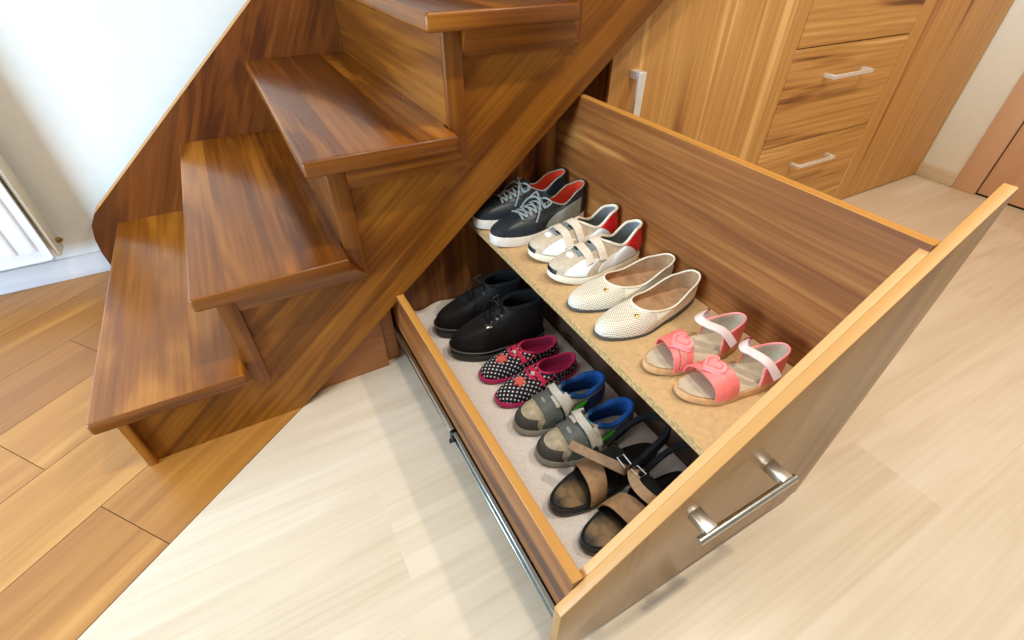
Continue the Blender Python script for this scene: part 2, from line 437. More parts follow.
# ------------------------------------------------------------------ pulled-out drawer
yo, yf = .160, .1752; yb = yf + .012; XLO, XL, XR, XRO = .191, .2075, .655, .672
FZ0, FXL, FXR, FSL = .030, .165, .737, .7965
FZL = .1935
dr = thing('shoe_drawer', 'large pulled out under-stair drawer with slanted front, holding shoes on two levels', 'drawer', (.43, .55, 0))
ft = lambda x: FZL + (x - FXL) * FSL
b = prism([(FXL, FZ0), (FXR - .012, FZ0), (FXR, ft(FXR)), (FXL, ft(FXL))], 'y', yo, yf, .0012)
b.normal_update()
for f in b.faces:
    if abs(f.normal.y) < .8 and f.calc_center_median().z > .1 and f.normal.z > .3: f.material_index = 1
fp = build('front_panel', b, [M['front'], M['edge']], dr, True)
b = prism([(XL, .06), (XR, .06), (XR, ft(XR) - .003), (XL, ft(XL) - .003)], 'y', yf + .0003, yb, .0008)
build('box_front', b, M['boxfront'], dr, True)
def panel(name, x0, x1, y0, y1, z0, z1, mat):
    b = box(x0, x1, y0, y1, z0, z1, .0008, 1)
    b.normal_update()
    for f in b.faces:
        if f.normal.z > .6: f.material_index = 1
    return build(name, b, [mat, M['edge_y']], dr, True)
b = prism([(yf + .0003, .06), (.949, .06), (.949, .190), (.8645, .200), (.8645, .2309), (yf + .0003, .2309)], 'x', XLO, XL, .0008, 1); b.normal_update()
for f in b.faces:
    if f.normal.z > .6: f.material_index = 1
build('side_panel', b, [M['side_y'], M['edge_y']], dr, True)
rp = panel('side_panel', XR, XRO, yf + .0003, .965, .06, .59, M['side_y'])
bk = lambda x: min(.59, (x - bs) * SL + .03)
build('back_panel', prism([(XL + .0003, .06), (XR - .0003, .06), (XR - .0003, .585), (.62, .585), (XL + .0003, .255)], 'y', .949, .963), M['back_v'], dr, True)
build('bottom_panel', box(XL, XR, yb, .949, .088, .0995), M['chip'], dr, True)
S = .33
b = box(.411, XR - .0002, yb + .0003, .9488, S - .016, S, .0008, 1)
b.normal_update()
for f in b.faces:
    if f.normal.x < -.6: f.material_index = 1
build('shelf', b, [M['chip'], M['chipe']], dr, True)
build('shelf_support', box(.531, .545, yb + .0003, .9488, .0997, S - .0162), M['darkboard'], dr, True)
# bar handle
hb = build('bar_handle', tube([(.3455, yo - .032, .273), (.5335, yo - .032, .273)], .0055, 14), M['steel'], dr, True)
hb['label'] = 'brushed steel bar handle'
for xc in (.3695, .5175):
    build('handle_post', box(xc - .010, xc + .010, yo - .030, yo + .0005, .2665, .2795, .001), M['steel'], hb, False).location = -Vector(dr.location)
# slide rails on the outside of the side panels
def rail(x, sgn):
    r = box(min(x, x + sgn * .004), max(x, x + sgn * .004), .19, .916, .078, .108)
    for z in (.078, .104): box(min(x, x + sgn * .010), max(x, x + sgn * .010), .19, .916, z, z + .004, .0005, 1, bm=r)
    o = build('slide_rail', r, M['zinc'], dr, True); o['label'] = 'steel runner on the outside of the drawer'
    r2 = box(min(x + sgn * .004, x + sgn * .0085), max(x + sgn * .004, x + sgn * .0085), .55, .916, .084, .102, .001, 1)
    build('rail_slider', r2, M['steel'], o, False).location = -Vector(dr.location)
    if sgn < 0:
        c = box(x - .014, x - .001, .548, .560, .080, .108, .002, 1); box(x - .018, x - .008, .553, .557, .074, .086, .001, 1, bm=c)
        build('stop_clip', c, M['blackp'], o, False).location = -Vector(dr.location)
rail(XLO, -1); rail(XRO, 1)
# grey liner sheet with a crumpled back edge
b = bmesh.new(); nx, ny = 26, 60; rows = []
x0, x1, y0, y1 = XL + .002, .529, yb + .002, .945
for j in range(ny + 1):
    r = []
    for i in range(nx + 1):
        xx = x0 + (x1 - x0) * i / nx; yy = y0 + (y1 - y0) * j / ny
        k = max(0, (yy - .885) / .06) * max(0, 1 - (xx - x0) / .26)
        z = .1004 + k * (.010 * (1 + sin(xx * 60 + yy * 95)) + .007 * (1 + sin(yy * 170 - xx * 40))) + .0005 * (1 + sin(xx * 90 + 3 * sin(yy * 21)))
        r.append((xx, yy, z))
    rows.append(r)
thick_grid(rows, [[(0, 0, 1)] * (nx + 1)] * (ny + 1), .0014, b)
o = build('drawer_liner', b, M['felt']); o['label'] = 'pale grey liner sheet on the drawer bottom, crumpled at the back'; o['category'] = 'liner'

# ------------------------------------------------------------------ wardrobe units
WY = .928
def handle(parent, pts, wv, mat='satin'):
    """bridge handle: bar from a to b, standing .03 off the face"""
    a, c = Vector(pts[0]), Vector(pts[1]); b = bmesh.new()
    y0, y1 = WY - .034, WY - .026
    if abs(a.z - c.z) > .05: box(a.x - wv, a.x + wv, y0, y1, c.z, a.z, .001, 1, bm=b)
    else: box(a.x, c.x, y0, y1, a.z - wv, a.z + wv, .001, 1, bm=b)
    h = build('pull_handle', b, M[mat], parent[0], False); h.location = -Vector(parent[1])
    h['label'] = 'satin metal bar pull'
    for p in (a, c):
        if abs(a.z - c.z) > .05:
            s = -1 if p is a else 1
            q = box(p.x - wv, p.x + wv, y1 - .001, WY + .001, min(p.z, p.z + s * .016), max(p.z, p.z + s * .016), .001, 1)
        else:
            s = 1 if p is a else -1
            q = box(min(p.x, p.x + s * .014), max(p.x, p.x + s * .014), y1 - .001, WY + .001, p.z - wv, p.z + wv, .001, 1)
        build('handle_post', q, M[mat], h, False)
def carcase(parent, x0, x1, bot=0, side=True):
    b = box(x0 + .003, x0 + .019, WY + .02, 1.55, 0, 2.3); box(x1 - .019, x1 - .003, WY + .02, 1.55, 0, 2.3, bm=b)
    box(x0 + .019, x1 - .019, WY + .03, 1.55, .0, .06, bm=b); box(x0 + .019, x1 - .019, WY + .03, 1.55, 2.28, 2.3, bm=b); box(x0 + .019, x1 - .019, 1.535, 1.55, .06, 2.28, bm=b)
    return build('carcase', b, M['zeb_v'], parent, True, smooth=False)
xa, xb, xc_, xd = .7785, 1.437, 2.010, 2.642
u1 = thing('wardrobe_cabinet', 'walnut wardrobe unit with tall plain door and upright handle, behind the open drawer', 'wardrobe', (1.1, 1.2, 0), group='fitted walnut wardrobe units')
sl = lambda x: (x - bs) * SL - .012
b = prism([(xa + .003, .004), (xa + .019, .004), (xa + .019, sl(xa + .019) - .02), (xa + .003, sl(xa) - .02)], 'y', WY + .02, 1.55)
join(b, prism([(xb - .019, .004), (xb - .003, .004), (xb - .003, sl(xb) - .02), (xb - .019, sl(xb - .019) - .02)], 'y', WY + .02, 1.55))
join(b, prism([(xa + .019, 0), (xb - .019, 0), (xb - .019, sl(xb - .019) - .02), (xa + .019, sl(xa + .019) - .02)], 'y', 1.535, 1.55))
build('carcase', b, M['zeb_v'], u1, True, smooth=False)
dd = build('door', prism([(xa, .004), (xb - .0015, .004), (xb - .0015, sl(xb)), (xa, sl(xa))], 'y', WY, WY + .018, .001, 1), M['zeb_v'], u1, True)
handle((dd, u1.location), ((.845, 0, .612), (.845, 0, .44)), .011)
u2 = thing('drawer_cabinet', 'walnut cabinet with stacked drawers between the two plain wardrobe units', 'cabinet', (1.72, 1.2, 0), group='fitted walnut wardrobe units')
carcase(u2, xb, xc_)
zs = [.004, .3195, .6035, .8875, 1.17, 1.46]
for i in range(5):
    f = build('drawer_front', box(xb + .0015, xc_ - .0015, WY, WY + .018, zs[i] + .0015, zs[i + 1] - .0015, .001, 1), M['zeb_h'], u2, True)
    zz = .240 if i == 0 else zs[i] + .200
    handle((f, u2.location), ((1.617, 0, zz), (1.822, 0, zz)), .0055)
f = build('door', box(xb + .0015, xc_ - .0015, WY, WY + .018, zs[5] + .0015, 2.3, .001, 1), M['zeb_v'], u2, True)
u3 = thing('wardrobe_cabinet', 'walnut wardrobe unit with plain front in the corner, next to the cream wall', 'wardrobe', (2.32, 1.2, 0), group='fitted walnut wardrobe units')
carcase(u3, xc_, xd)
build('door', box(xc_ + .0015, xd, WY, WY + .018, .004, 2.3, .001, 1), M['zeb_v'], u3, True)

#SHOES-BEGIN
# ------------------------------------------------------------------ shoes
def smooth_interp(xs, ys, x):
    if x <= xs[0]: return ys[0]
    for i in range(len(xs) - 1):
        if x <= xs[i + 1]:
            f = (x - xs[i]) / (xs[i + 1] - xs[i]); f = f * f * (3 - 2 * f)
            return ys[i] + (ys[i + 1] - ys[i]) * f
    return ys[-1]
class Last:
    """the form a shoe is built on: toe along +x, m = +1 when its inner side is +y"""
    N = 72
    def __init__(s, L, W, m, waist=.80, heelw=.76, swing=.07, n=2.5, zs=.02, heel=0, toe=.0, open_=(.03, .60), ob=.62, oz=((0, .065), (.25, .058), (.6, .07)), th=.05, ktoe=.5, kside=.2, bulge=.002, pull=.3, toepow=2.2, slope=.34):
        s.__dict__.update(L=L, W=W, m=m, waist=waist, heelw=heelw, swing=swing, n=n, zs_=zs, heel=heel, toe=toe, open_=open_, ob=ob, oz=oz, th=th, ktoe=ktoe, kside=kside, bulge=bulge, pull=pull, toepow=toepow, slope=slope)
    def cy(s, t): return s.m * s.W * s.swing * (2.2 * (t - .5) ** 2 - .25 if t > .5 else -.25 + 1.0 * (t - .5) ** 2)
    def hw(s, t): return s.W / 2 * smooth_interp([0, .14, .42, .70, 1], [s.heelw, s.heelw, s.waist, 1.0, .92], t)
    def base(s, a, e=1.0, grow=0):
        p = 2 / s.n; c, q = cos(a), sin(a)
        t = .5 + .5 * math.copysign(abs(c) ** p, c)
        y = s.hw(t) * e * math.copysign(abs(q) ** p, q) + s.cy(t)
        x = t * s.L
        if grow: x += grow * c; y += grow * math.copysign(min(1, abs(q) ** p), q)
        return x, y, t
    def spring(s, t): return s.toe * max(0, (t - .68) / .32) ** 2
    def zs(s, t): return s.zs_ + s.heel * smooth_interp([0, .3, .65, 1], [1, .8, .1, 0], t) + s.spring(t)
    def opening(s, a):
        c, q = cos(a), sin(a)
        t = s.open_[0] + (s.open_[1] - s.open_[0]) * (.5 + .5 * c)
        y = s.hw(t) * s.ob * math.copysign(abs(q) ** .85, q) + s.cy(t)
        z = smooth_interp([k for k, _ in s.oz], [v for _, v in s.oz], t)
        return Vector((t * s.L, y, z))
    def P(s, a, v):
        x, y, t = s.base(a); bz = s.zs(t); O = s.opening(a)
        f = max(0, cos(a)) ** s.toepow
        h1 = (1 - f) * .6 * (O.z - bz) + f * (s.th)
        B = Vector((x, y, bz))
        out = Vector((x - O.x, y - O.y, 0)); out = out.normalized() if out.length > 1e-6 else Vector((1, 0, 0))
        C1 = B + Vector((0, 0, h1)) + out * s.bulge
        k = s.kside + (s.ktoe - s.kside) * f
        C2 = O + Vector(((x - O.x) * k, (y - O.y) * k, -(1 - f) * s.pull * (O.z - bz) - f * s.slope * (x - O.x) * k))
        w = 1 - v
        return B * w ** 3 + C1 * (3 * w * w * v) + C2 * (3 * w * v * v) + O * v ** 3
    def Nrm(s, a, v):
        e = .01
        du = s.P(a + e, v) - s.P(a - e, v); dv = s.P(a, min(1, v + e)) - s.P(a, max(0, v - e))
        n = du.cross(dv)
        return n.normalized() if n.length > 1e-12 else Vector((0, 0, 1))
    def ang(s): return [2 * PI * i / s.N for i in range(s.N)]
    def upper(s, rows=18):
        b = loft([[s.P(a, j / rows) for a in s.ang()] for j in range(rows + 1)])
        uv = b.loops.layers.uv.new('unrolled'); zt = max(v for _, v in s.oz)
        b.verts.index_update(); A = s.ang()
        for f in b.faces:
            for lp_ in f.loops:
                a = A[lp_.vert.index % s.N]; c = lp_.vert.co; dz = (zt - c.z) * .75
                lp_[uv].uv = (c.x + cos(a) * dz, c.y + sin(a) * dz)
        return b
    def lining(s, drop=.5, e=.86, inset=.0018):
        r0, r1, r2 = [], [], []
        for a in s.ang():
            O = s.opening(a); x, y, t = s.base(a, e); n = s.Nrm(a, 1); n.z = 0
            I = Vector((x * .955 + .022 * s.L, y, s.zs(t) + .004))
            O2 = O - n * inset
            r0.append(O); r1.append(O2 + Vector((0, 0, -.001))); mid = O2.lerp(I, .5); mid.z = O2.z + (I.z - O2.z) * .6
            r2.append((mid, I))
        return loft([r0, r1, [p for p, _ in r2], [q for _, q in r2]], None, True, (False, True))
    def insole(s, e=.84, x1=.95, lift=.0052):
        b = bmesh.new(); vs = []
        for a in s.ang():
            x, y, t = s.base(a, e); t2 = min(t, x1)
            vs.append(b.verts.new((x * .955 + .022 * s.L if t < x1 else s.L * x1, y, s.zs(t) + lift)))
        b.faces.new(vs); return b
    def sole(s, grow=.003, z0=0, groove=0, below=1.0, top=0.0, rnd=.002):
        rings = []
        prof = [(grow - .004 - rnd, 0), (grow - rnd * .4, .0), (grow, .12), (grow, .85), (grow - rnd * .5, 1.0), (-.004, 1.0)]
        if groove: prof = [(grow - .006, 0), (grow - .001, 0), (grow, .08), (grow, .48), (grow - groove, .53), (grow - groove, .60), (grow, .65), (grow, .93), (grow - .001, 1.0), (-.004, 1.0)]
        for g, f in prof:
            r = []
            for a in s.ang():
                x, y, t = s.base(a, 1.0, g); zt = s.zs(t) + top; zb = s.spring(t) + z0
                r.append((x, y, zb + (zt - zb) * f))
            rings.append(r)
        return loft(rings, None, True, (True, True))
    def collar(s, r, flat=1, a0=None, a1=None, n=64, lift=0):
        if a0 is None: return tube([s.opening(2 * PI * i / n) + Vector((0, 0, lift)) for i in range(n)], r, 8, None, True)
        return tube([s.opening(a0 + (a1 - a0) * i / n) + Vector((0, 0, lift)) for i in range(n + 1)], r, 8)
    def patch(s, fa0, fa1, v0=0., v1=1., th=.001, nu=24, nv=14, bm=None):
        """piece of material laid on the upper; fa0/fa1 give the angle limits at height v"""
        f0 = fa0 if callable(fa0) else (lambda v: fa0); f1 = fa1 if callable(fa1) else (lambda v: fa1)
        rows, nr = [], []
        for j in range(nv + 1):
            v = v0 + (v1 - v0) * j / nv; r, q = [], []
            for i in range(nu + 1):
                a = f0(v) + (f1(v) - f0(v)) * i / nu
                n = s.Nrm(a, min(.995, max(.005, v))); r.append(s.P(a, v) - n * .0006); q.append(n)
            rows.append(r); nr.append(q)
        return thick_grid(rows, nr, th + .0006, bm)
    def tree(s, rows=22):
        b = s.upper(rows); b.normal_update(); t = BVHTree.FromBMesh(b); b.free(); return t
class Drape:
    """drops things onto a shoe's upper from above"""
    def __init__(s, tree): s.t = tree
    def at(s, x, y, z0=.3):
        h, n, i, d_ = s.t.ray_cast(Vector((x, y, z0)), Vector((0, 0, -1)))
        if h is None:
            h, n, i, d_ = s.t.find_nearest(Vector((x, y, .04)))
        if n.z < 0: n = -n
        return h, n
    def cord(s, pts, r, lift, n=10, bm=None, flat=.6):
        P = catmull([(p[0], p[1], 0) for p in pts], n); Q = []; U = []
        for p in P:
            h, q = s.at(p.x, p.y); Q.append(h + q * lift); U.append(q)
        return tube(Q, r, 6, bm, False, flat, U)
    def strap(s, pts, width, th, lift=.0005, n=22, bm=None, over=None):
        """flat strap along plan points; over(i/n) adds height where the strap leaves the surface"""
        P = catmull([(p[0], p[1], 0) for p in pts], n); rows, nr = [], []
        for i, p in enumerate(P):
            t = (P[min(i + 1, len(P) - 1)] - P[max(i - 1, 0)]).normalized(); w = Vector((-t.y, t.x, 0))
            r, q = [], []
            hc, nc = s.at(p.x, p.y)
            for k in range(4):
                pp = p + w * width * (k / 3 - .5)
                h, nn = s.at(pp.x, pp.y)
                r.append(h + nn * (lift + (over(i / (len(P) - 1)) if over else 0))); q.append((nn + nc).normalized())
            rows.append(r); nr.append(q)
        return thick_grid(rows, nr, th, bm)
    def disc(s, x, y, outline, th, bm=None, dome=.4):
        """closed plan outline (offsets) laid on the surface"""
        b = bm if bm is not None else bmesh.new()
        lo, hi = [], []
        hc, nc = s.at(x, y)
        for ox, oy in outline:
            h, q = s.at(x + ox, y + oy); lo.append(b.verts.new(h - q * .0005)); h2, q2 = s.at(x + ox * .93, y + oy * .93); hi.append(b.verts.new(h2 + q2 * th))
        c = b.verts.new(hc + nc * th * (1 + dome)); n = len(lo)
        for i in range(n):
            j = (i + 1) % n
            b.faces.new((lo[i], lo[j], hi[j], hi[i])); b.faces.new((hi[i], hi[j], c))
        return b
def heart(sz, n=28):
    o = []
    for i in range(n):
        t = 2 * PI * i / n
        o.append((sz * (13 * cos(t) - 5 * cos(2 * t) - 2 * cos(3 * t) - cos(4 * t)) / 17 * 1, sz * 16 * sin(t) ** 3 / 17))
    return o
def circle(r, n=20, ry=None): return [(r * cos(2 * PI * i / n), (ry or r) * sin(2 * PI * i / n)) for i in range(n)]
def flower(r, n=6, k=48): return [(r * (.76 + .24 * cos(n * 2 * PI * i / k)) * cos(2 * PI * i / k), r * (.76 + .24 * cos(n * 2 * PI * i / k)) * sin(2 * PI * i / k)) for i in range(k)]
def shoe_at(name, label, toe, heel, z, group, lean=0):
    """stands the shoe between its toe tip and the back of its heel on a shelf at height z"""
    t, h = Vector(toe), Vector(heel); dv = t - h
    o = thing(name, label, 'shoe', (h.x, h.y, z), math.atan2(dv.y, dv.x), group)
    return o, dv.length

# materials of the shoes
M['navy'] = plain('navy_leather', rgb(30, 38, 45), .42, var=.12, scale=120, bump=.05)
M['navyd'] = plain('navy_suede', rgb(22, 26, 30), .8, var=.15, scale=160)
M['rubberw'] = plain('off_white_rubber', rgb(226, 214, 198), .55, var=.04)
M['lace'] = plain('grey_lace', rgb(136, 144, 144), .85, var=.2, scale=500)
M['redlin'] = plain('orange_red_lining', rgb(214, 62, 30), .8, var=.08, scale=200)
M['greytrim'] = plain('light_grey_leather', rgb(150, 158, 150), .5, var=.06)
M['suede'] = plain('beige_suede', rgb(198, 180, 156), .85, var=.06, scale=150, bump=.06)
M['suedel'] = plain('light_beige_strap', rgb(222, 206, 184), .75, var=.05, scale=150)
M['whitel'] = plain('white_leather', rgb(240, 240, 238), .35, var=.01)
M['redl'] = plain('red_leather', rgb(214, 28, 34), .4, var=.04)
M['greylin'] = plain('grey_mesh_lining', rgb(128, 132, 134), .9, var=.12, scale=300, bump=.1)
M['cream'] = plain('cream_edging', rgb(238, 226, 202), .5, var=.02)
M['insole'] = plain('worn_beige_insole', rgb(176, 138, 102), .6, var=.2, scale=24)
M['pink'] = plain('coral_pink_leather', rgb(238, 120, 112), .45, var=.04)
M['pinkl'] = plain('light_pink_patent', rgb(246, 150, 150), .35, var=.03)
M['strapw'] = plain('pale_pink_strap', rgb(228, 204, 200), .5, var=.05, scale=40)
M['greige'] = plain('greige_insole', rgb(198, 182, 158), .7, var=.08, scale=40)
M['tansole'] = plain('tan_sole_edge', rgb(206, 158, 106), .65, var=.08)
M['maroon'] = plain('dark_red_leather', rgb(132, 34, 34), .5)
M['black'] = plain('black_nubuck', rgb(11, 11, 12), .7, var=.2, scale=100, bump=.08)
M['blackr'] = plain('black_rubber', rgb(20, 20, 21), .45, var=.1)
M['welt'] = plain('grey_welt', rgb(84, 84, 82), .5)
M['blackin'] = plain('black_fleece', rgb(10, 10, 11), .95, var=.2)
M['magenta'] = plain('magenta_felt', rgb(190, 20, 98), .85, var=.1, scale=200, sheen=.3)
M['coral'] = plain('coral_flower_felt', rgb(250, 112, 104), .85, var=.06)
M['hotpink'] = plain('hot_pink_binding', rgb(226, 44, 92), .8, var=.08)
M['stone'] = plain('stone_suede', rgb(186, 174, 150), .85, var=.1, scale=90, bump=.05)
M['char'] = plain('charcoal_rubber', rgb(74, 74, 70), .7, var=.12, scale=100)
M['grey'] = plain('grey_synthetic', rgb(104, 110, 108), .6, var=.08)
M['greyl'] = plain('light_grey_synthetic', rgb(170, 170, 158), .6, var=.06)
M['blue'] = plain('bright_blue_lining', rgb(14, 80, 150), .8, var=.12, scale=200)
M['teal'] = plain('teal_mesh', rgb(24, 132, 150), .8, var=.1)
M['bluedk'] = plain('dark_blue_side', rgb(36, 62, 116), .6, var=.1)
M['green'] = plain('bright_green', rgb(88, 220, 40), .6, var=.04)
M['velcro'] = plain('off_white_velcro', rgb(216, 206, 190), .85, var=.08, scale=300)
M['redtab'] = plain('red_tab', rgb(206, 70, 54), .7)
M['tan'] = plain('tan_nubuck', rgb(166, 130, 94), .8, var=.1, scale=90, bump=.05)
M['tanl'] = plain('light_brown_strap', rgb(150, 120, 94), .75, var=.1, scale=90)
M['footbed'] = plain('black_footbed', rgb(26, 24, 24), .5, var=.2)
def worn(name, dark, wornc, spots):
    """footbed with worn pale patches where the toes and heel rub"""
    k = NT(name); tc = k.n('ShaderNodeTexCoord').outputs['Object']
    acc = None
    for (px, py, r) in spots:
        dvec = k.vmath('SUBTRACT', tc, (px, py, 0)); dvec = k.vmath('MULTIPLY', dvec, (1, 1, 0))
        x = k.n('ShaderNodeVectorMath', operation='LENGTH'); k.l(dvec, x.inputs[0])
        f = k.math('SUBTRACT', 1, k.math('DIVIDE', x.outputs['Value'], r))
        f = k.math('MAXIMUM', f, 0)
        acc = f if acc is None else k.math('MAXIMUM', acc, f)
    nz = k.noise(tc, 130, 3, .6)
    acc = k.math('MULTIPLY', acc, k.math('MULTIPLY_ADD', nz, 1.6, .2))
    k.l(k.ramp(acc, [(.05, dark), (.7, wornc)]), k.b.inputs['Base Color']); k.b.inputs['Roughness'].default_value = .5
    return k.m
def dots(name, base, dot, pitch, rad, rough=.6, bump=0, skew=True, bands=None):
    """rows of round dots in plan, every second row shifted"""
    k = NT(name); tn = k.n('ShaderNodeTexCoord'); tc = tn.outputs['Object']
    mp = k.n('ShaderNodeMapping'); mp.inputs['Rotation'].default_value = (0, 0, PI / 4 if skew else 0); k.l(tn.outputs['UV'], mp.inputs['Vector'])
    sp = k.n('ShaderNodeSeparateXYZ'); k.l(mp.outputs[0], sp.inputs[0])
    fx = k.math('SUBTRACT', k.math('FRACT', k.math('DIVIDE', sp.outputs[0], pitch)), .5)
    fy = k.math('SUBTRACT', k.math('FRACT', k.math('DIVIDE', sp.outputs[1], pitch)), .5)
    dd_ = k.math('SQRT', k.math('ADD', k.math('MULTIPLY', fx, fx), k.math('MULTIPLY', fy, fy)))
    f = k.math('LESS_THAN', dd_, rad)
    if bands:                                  # dots only on the front part
        sx = k.n('ShaderNodeSeparateXYZ'); k.l(tc, sx.inputs[0])
        f = k.math('MULTIPLY', f, k.math('GREATER_THAN', sx.outputs[0], bands))
    k.l(k.mix(f, base, dot), k.b.inputs['Base Color']); k.b.inputs['Roughness'].default_value = rough
    if bump: k.bump(k.math('SUBTRACT', 1, f), bump)
    return k.m
M['polka'] = dots('navy_polka_dot_felt', rgb(20, 22, 40), rgb(236, 232, 236), .0104, .24, .85)
M['perf'] = dots('cream_perforated_leather', rgb(236, 226, 206), rgb(128, 112, 88), .0042, .28, .5, .5, bands=.128)

US, LS = S + .0002, .1034
def lace_up(l, dp, t, x0, x1, rows, hw, mat, r=.0019, name='lace'):
    bm = bmesh.new()
    for i in range(rows):
        x = x0 + (x1 - x0) * i / (rows - 1); x2 = x + (x1 - x0) / (rows - 1) * .85
        y0 = l.cy(x / l.L); h = hw * (1 - .12 * i / rows)
        s_ = 1 if i % 2 else -1
        dp.cord([(x, y0 - h * s_), (x + (x2 - x) * .5, y0), (x2, y0 + h * s_)], r, .0022, 10, bm)
        dp.cord([(x, y0 + h * s_), (x + (x2 - x) * .5, y0), (x2, y0 - h * s_)], r, .0042, 10, bm)
    return bm
def bow(c, up, size, r, bm, seed=0, hang=.02):
    """two loops and two loose ends from the knot at c"""
    rnd = random.Random(seed)
    for s_ in (1, -1):
        pts = [c, c + Vector((-.004, s_ * size * .5, .010)), c + Vector((-.010, s_ * size, .004)), c + Vector((.006, s_ * size * .95, -.004)), c + Vector((.004, s_ * size * .4, .004)), c]
        tube(catmull(pts, 22), r, 6, bm)
        pts = [c, c + Vector((.008, s_ * size * .4, .006)), c + Vector((.018, s_ * size * .9, -.008)), c + Vector((.026 + .012 * rnd.random(), s_ * (size * 1.05), -.012 - hang))]
        tube(catmull(pts, 14), r, 6, bm)
    tube(catmull([c + Vector((-.004, -.004, .001)), c + Vector((0, 0, .004)), c + Vector((.004, .004, .001))], 6), r * 1.7, 6, bm)

# --- navy sneakers, white rubber soles, orange red inside
def sneaker(label, toe, heel, m):
    t, L = shoe_at('lace_up_sneaker', label, toe, heel, US, 'navy lace-up sneakers on the shelf')
    W = .078
    l = Last(L, W, m, zs=.022, toe=.006, n=2.5, open_=(.02, .47), ob=.70, oz=((0, .092), (.12, .084), (.3, .062), (.47, .076)), th=.024, ktoe=.55, bulge=.003, toepow=1.4, slope=.42)
    build('upper', l.upper(), M['navy'], t)
    build('sole', l.sole(.003, rnd=.003), M['rubberw'], t)
    build('lining', l.lining(e=.8), M['redlin'], t)
    build('collar', l.collar(.0016), M['greytrim'], t)
    build('toe_cap', l.patch(lambda v: -.62 + .2 * v, lambda v: .62 - .2 * v, 0, .45, .0009), M['navyd'], t)
    for s_ in (1, -1):
        build('side_panel', l.patch(s_ * 1.55, s_ * 2.45, 0, .55, .0008), M['greytrim'] if s_ == -m else M['navyd'], t)
    build('heel_tab', l.patch(PI - .42, PI + .42, 0, .95, .0012), M['navyd'], t)
    dp = Drape(l.tree())
    # tongue and eyestays
    yt = lambda x: l.cy(x / L)
    xs = [.46 * L, .56 * L, .66 * L, .74 * L]
    build('tongue', dp.strap([(x, yt(x)) for x in xs], .034, .0016, .0002), M['navyd'], t)
    for s_ in (1, -1):
        build('eyestay', dp.strap([(x, yt(x) + s_ * (.021 - .004 * i / 3)) for i, x in enumerate(xs)], .012, .0014, .0004), M['navy'], t)
    bm = lace_up(l, dp, t, .74 * L, .50 * L, 6, .020, 'lace', .0026)
    h, n = dp.at(.505 * L, yt(.5 * L)); bow(h + n * .005, n, .030, .0021, bm, 3)
    build('lace', bm, M['lace'], t)
    # raised tongue top behind the knot
    O = l.opening(0)
    build('tongue_top', ribbon([O + Vector((.012, 0, -.004)), O + Vector((-.002, 0, .004)), O + Vector((-.010, 0, .009))], .028, .004, [(.5, 0, .9), (.7, 0, .7), (.8, 0, .6)], 8), M['navyd'], t)
    return t
sneaker('navy lace-up sneaker at the back end of the shelf, partly behind the stair stringer', (.4060, .8960), (.6490, .8950), 1)
sneaker('navy lace-up sneaker with grey bow, beside the white and red trainers', (.4050, .8040), (.6510, .8210), -1)

# --- beige, white and red trainers with two velcro straps
def trainer(label, toe, heel, m):
    t, L = shoe_at('velcro_trainer', label, toe, heel, US, 'white and red trainers on the shelf')
    W = .080
    l = Last(L, W, m, zs=.014, heel=.006, toe=.012, n=2.4, open_=(.03, .48), ob=.62, oz=((0, .084), (.10, .080), (.28, .054), (.48, .068)), th=.026, ktoe=.55, bulge=.003, toepow=1.4, slope=.40)
    build('upper', l.upper(), M['suede'], t)
    build('sole', l.sole(.002, rnd=.003), M['cream'], t)
    build('toe_bumper', l.patch(-.34, .34, -.10, .10, .0018), M['blackr'], t)
    build('lining', l.lining(e=.8), M['greylin'], t)
    build('collar', l.collar(.0030), M['cream'], t)
    for s_ in (1, -1):
        build('side_flash', l.patch(lambda v: s_ * (.62 + .25 * v), lambda v: s_ * (1.20 - .05 * v), .05, .56, .0009), M['whitel'], t)
        build('quarter_panel', l.patch(lambda v: s_ * (1.45 - .1 * v), lambda v: s_ * (2.52 - 1.1 * v), .04, .66, .0009), M['whitel'], t)
        build('heel_panel', l.patch(lambda v: s_ * (2.55 - 1.1 * v), lambda v: s_ * PI, .12, .93, .0010), M['redl'], t)
    dp = Drape(l.tree()); yt = lambda x: l.cy(x / L)
    build('tongue', dp.strap([(x * L, yt(x * L)) for x in (.48, .58, .68, .75)], .030, .0012, .0003), M['greylin'], t)
    build('vamp_patch', dp.disc(.80 * L, yt(.8 * L), circle(.007, 16, .010), .0008), M['whitel'], t)
    for x in (.515, .655):
        y0 = yt(x * L)
        build('velcro_strap', dp.strap([((x - .02) * L, y0 + m * .036), (x * L, y0 + m * .018), ((x + .015) * L, y0 - m * .004), ((x + .012) * L, y0 - m * .030)], .0155, .0026, .0024), M['suedel'], t)
        build('strap_keeper', dp.strap([((x + .03) * L, y0 + m * .014), ((x + .045) * L, y0 + m * .002)], .012, .001, .0016, 6), M['blackr'], t)
trainer('white, beige and red velcro trainer next to the navy sneakers', (.4470, .7190), (.6510, .6970), 1)
trainer('white, beige and red velcro trainer next to the cream ballet flats', (.4410, .6310), (.6510, .6220), -1)

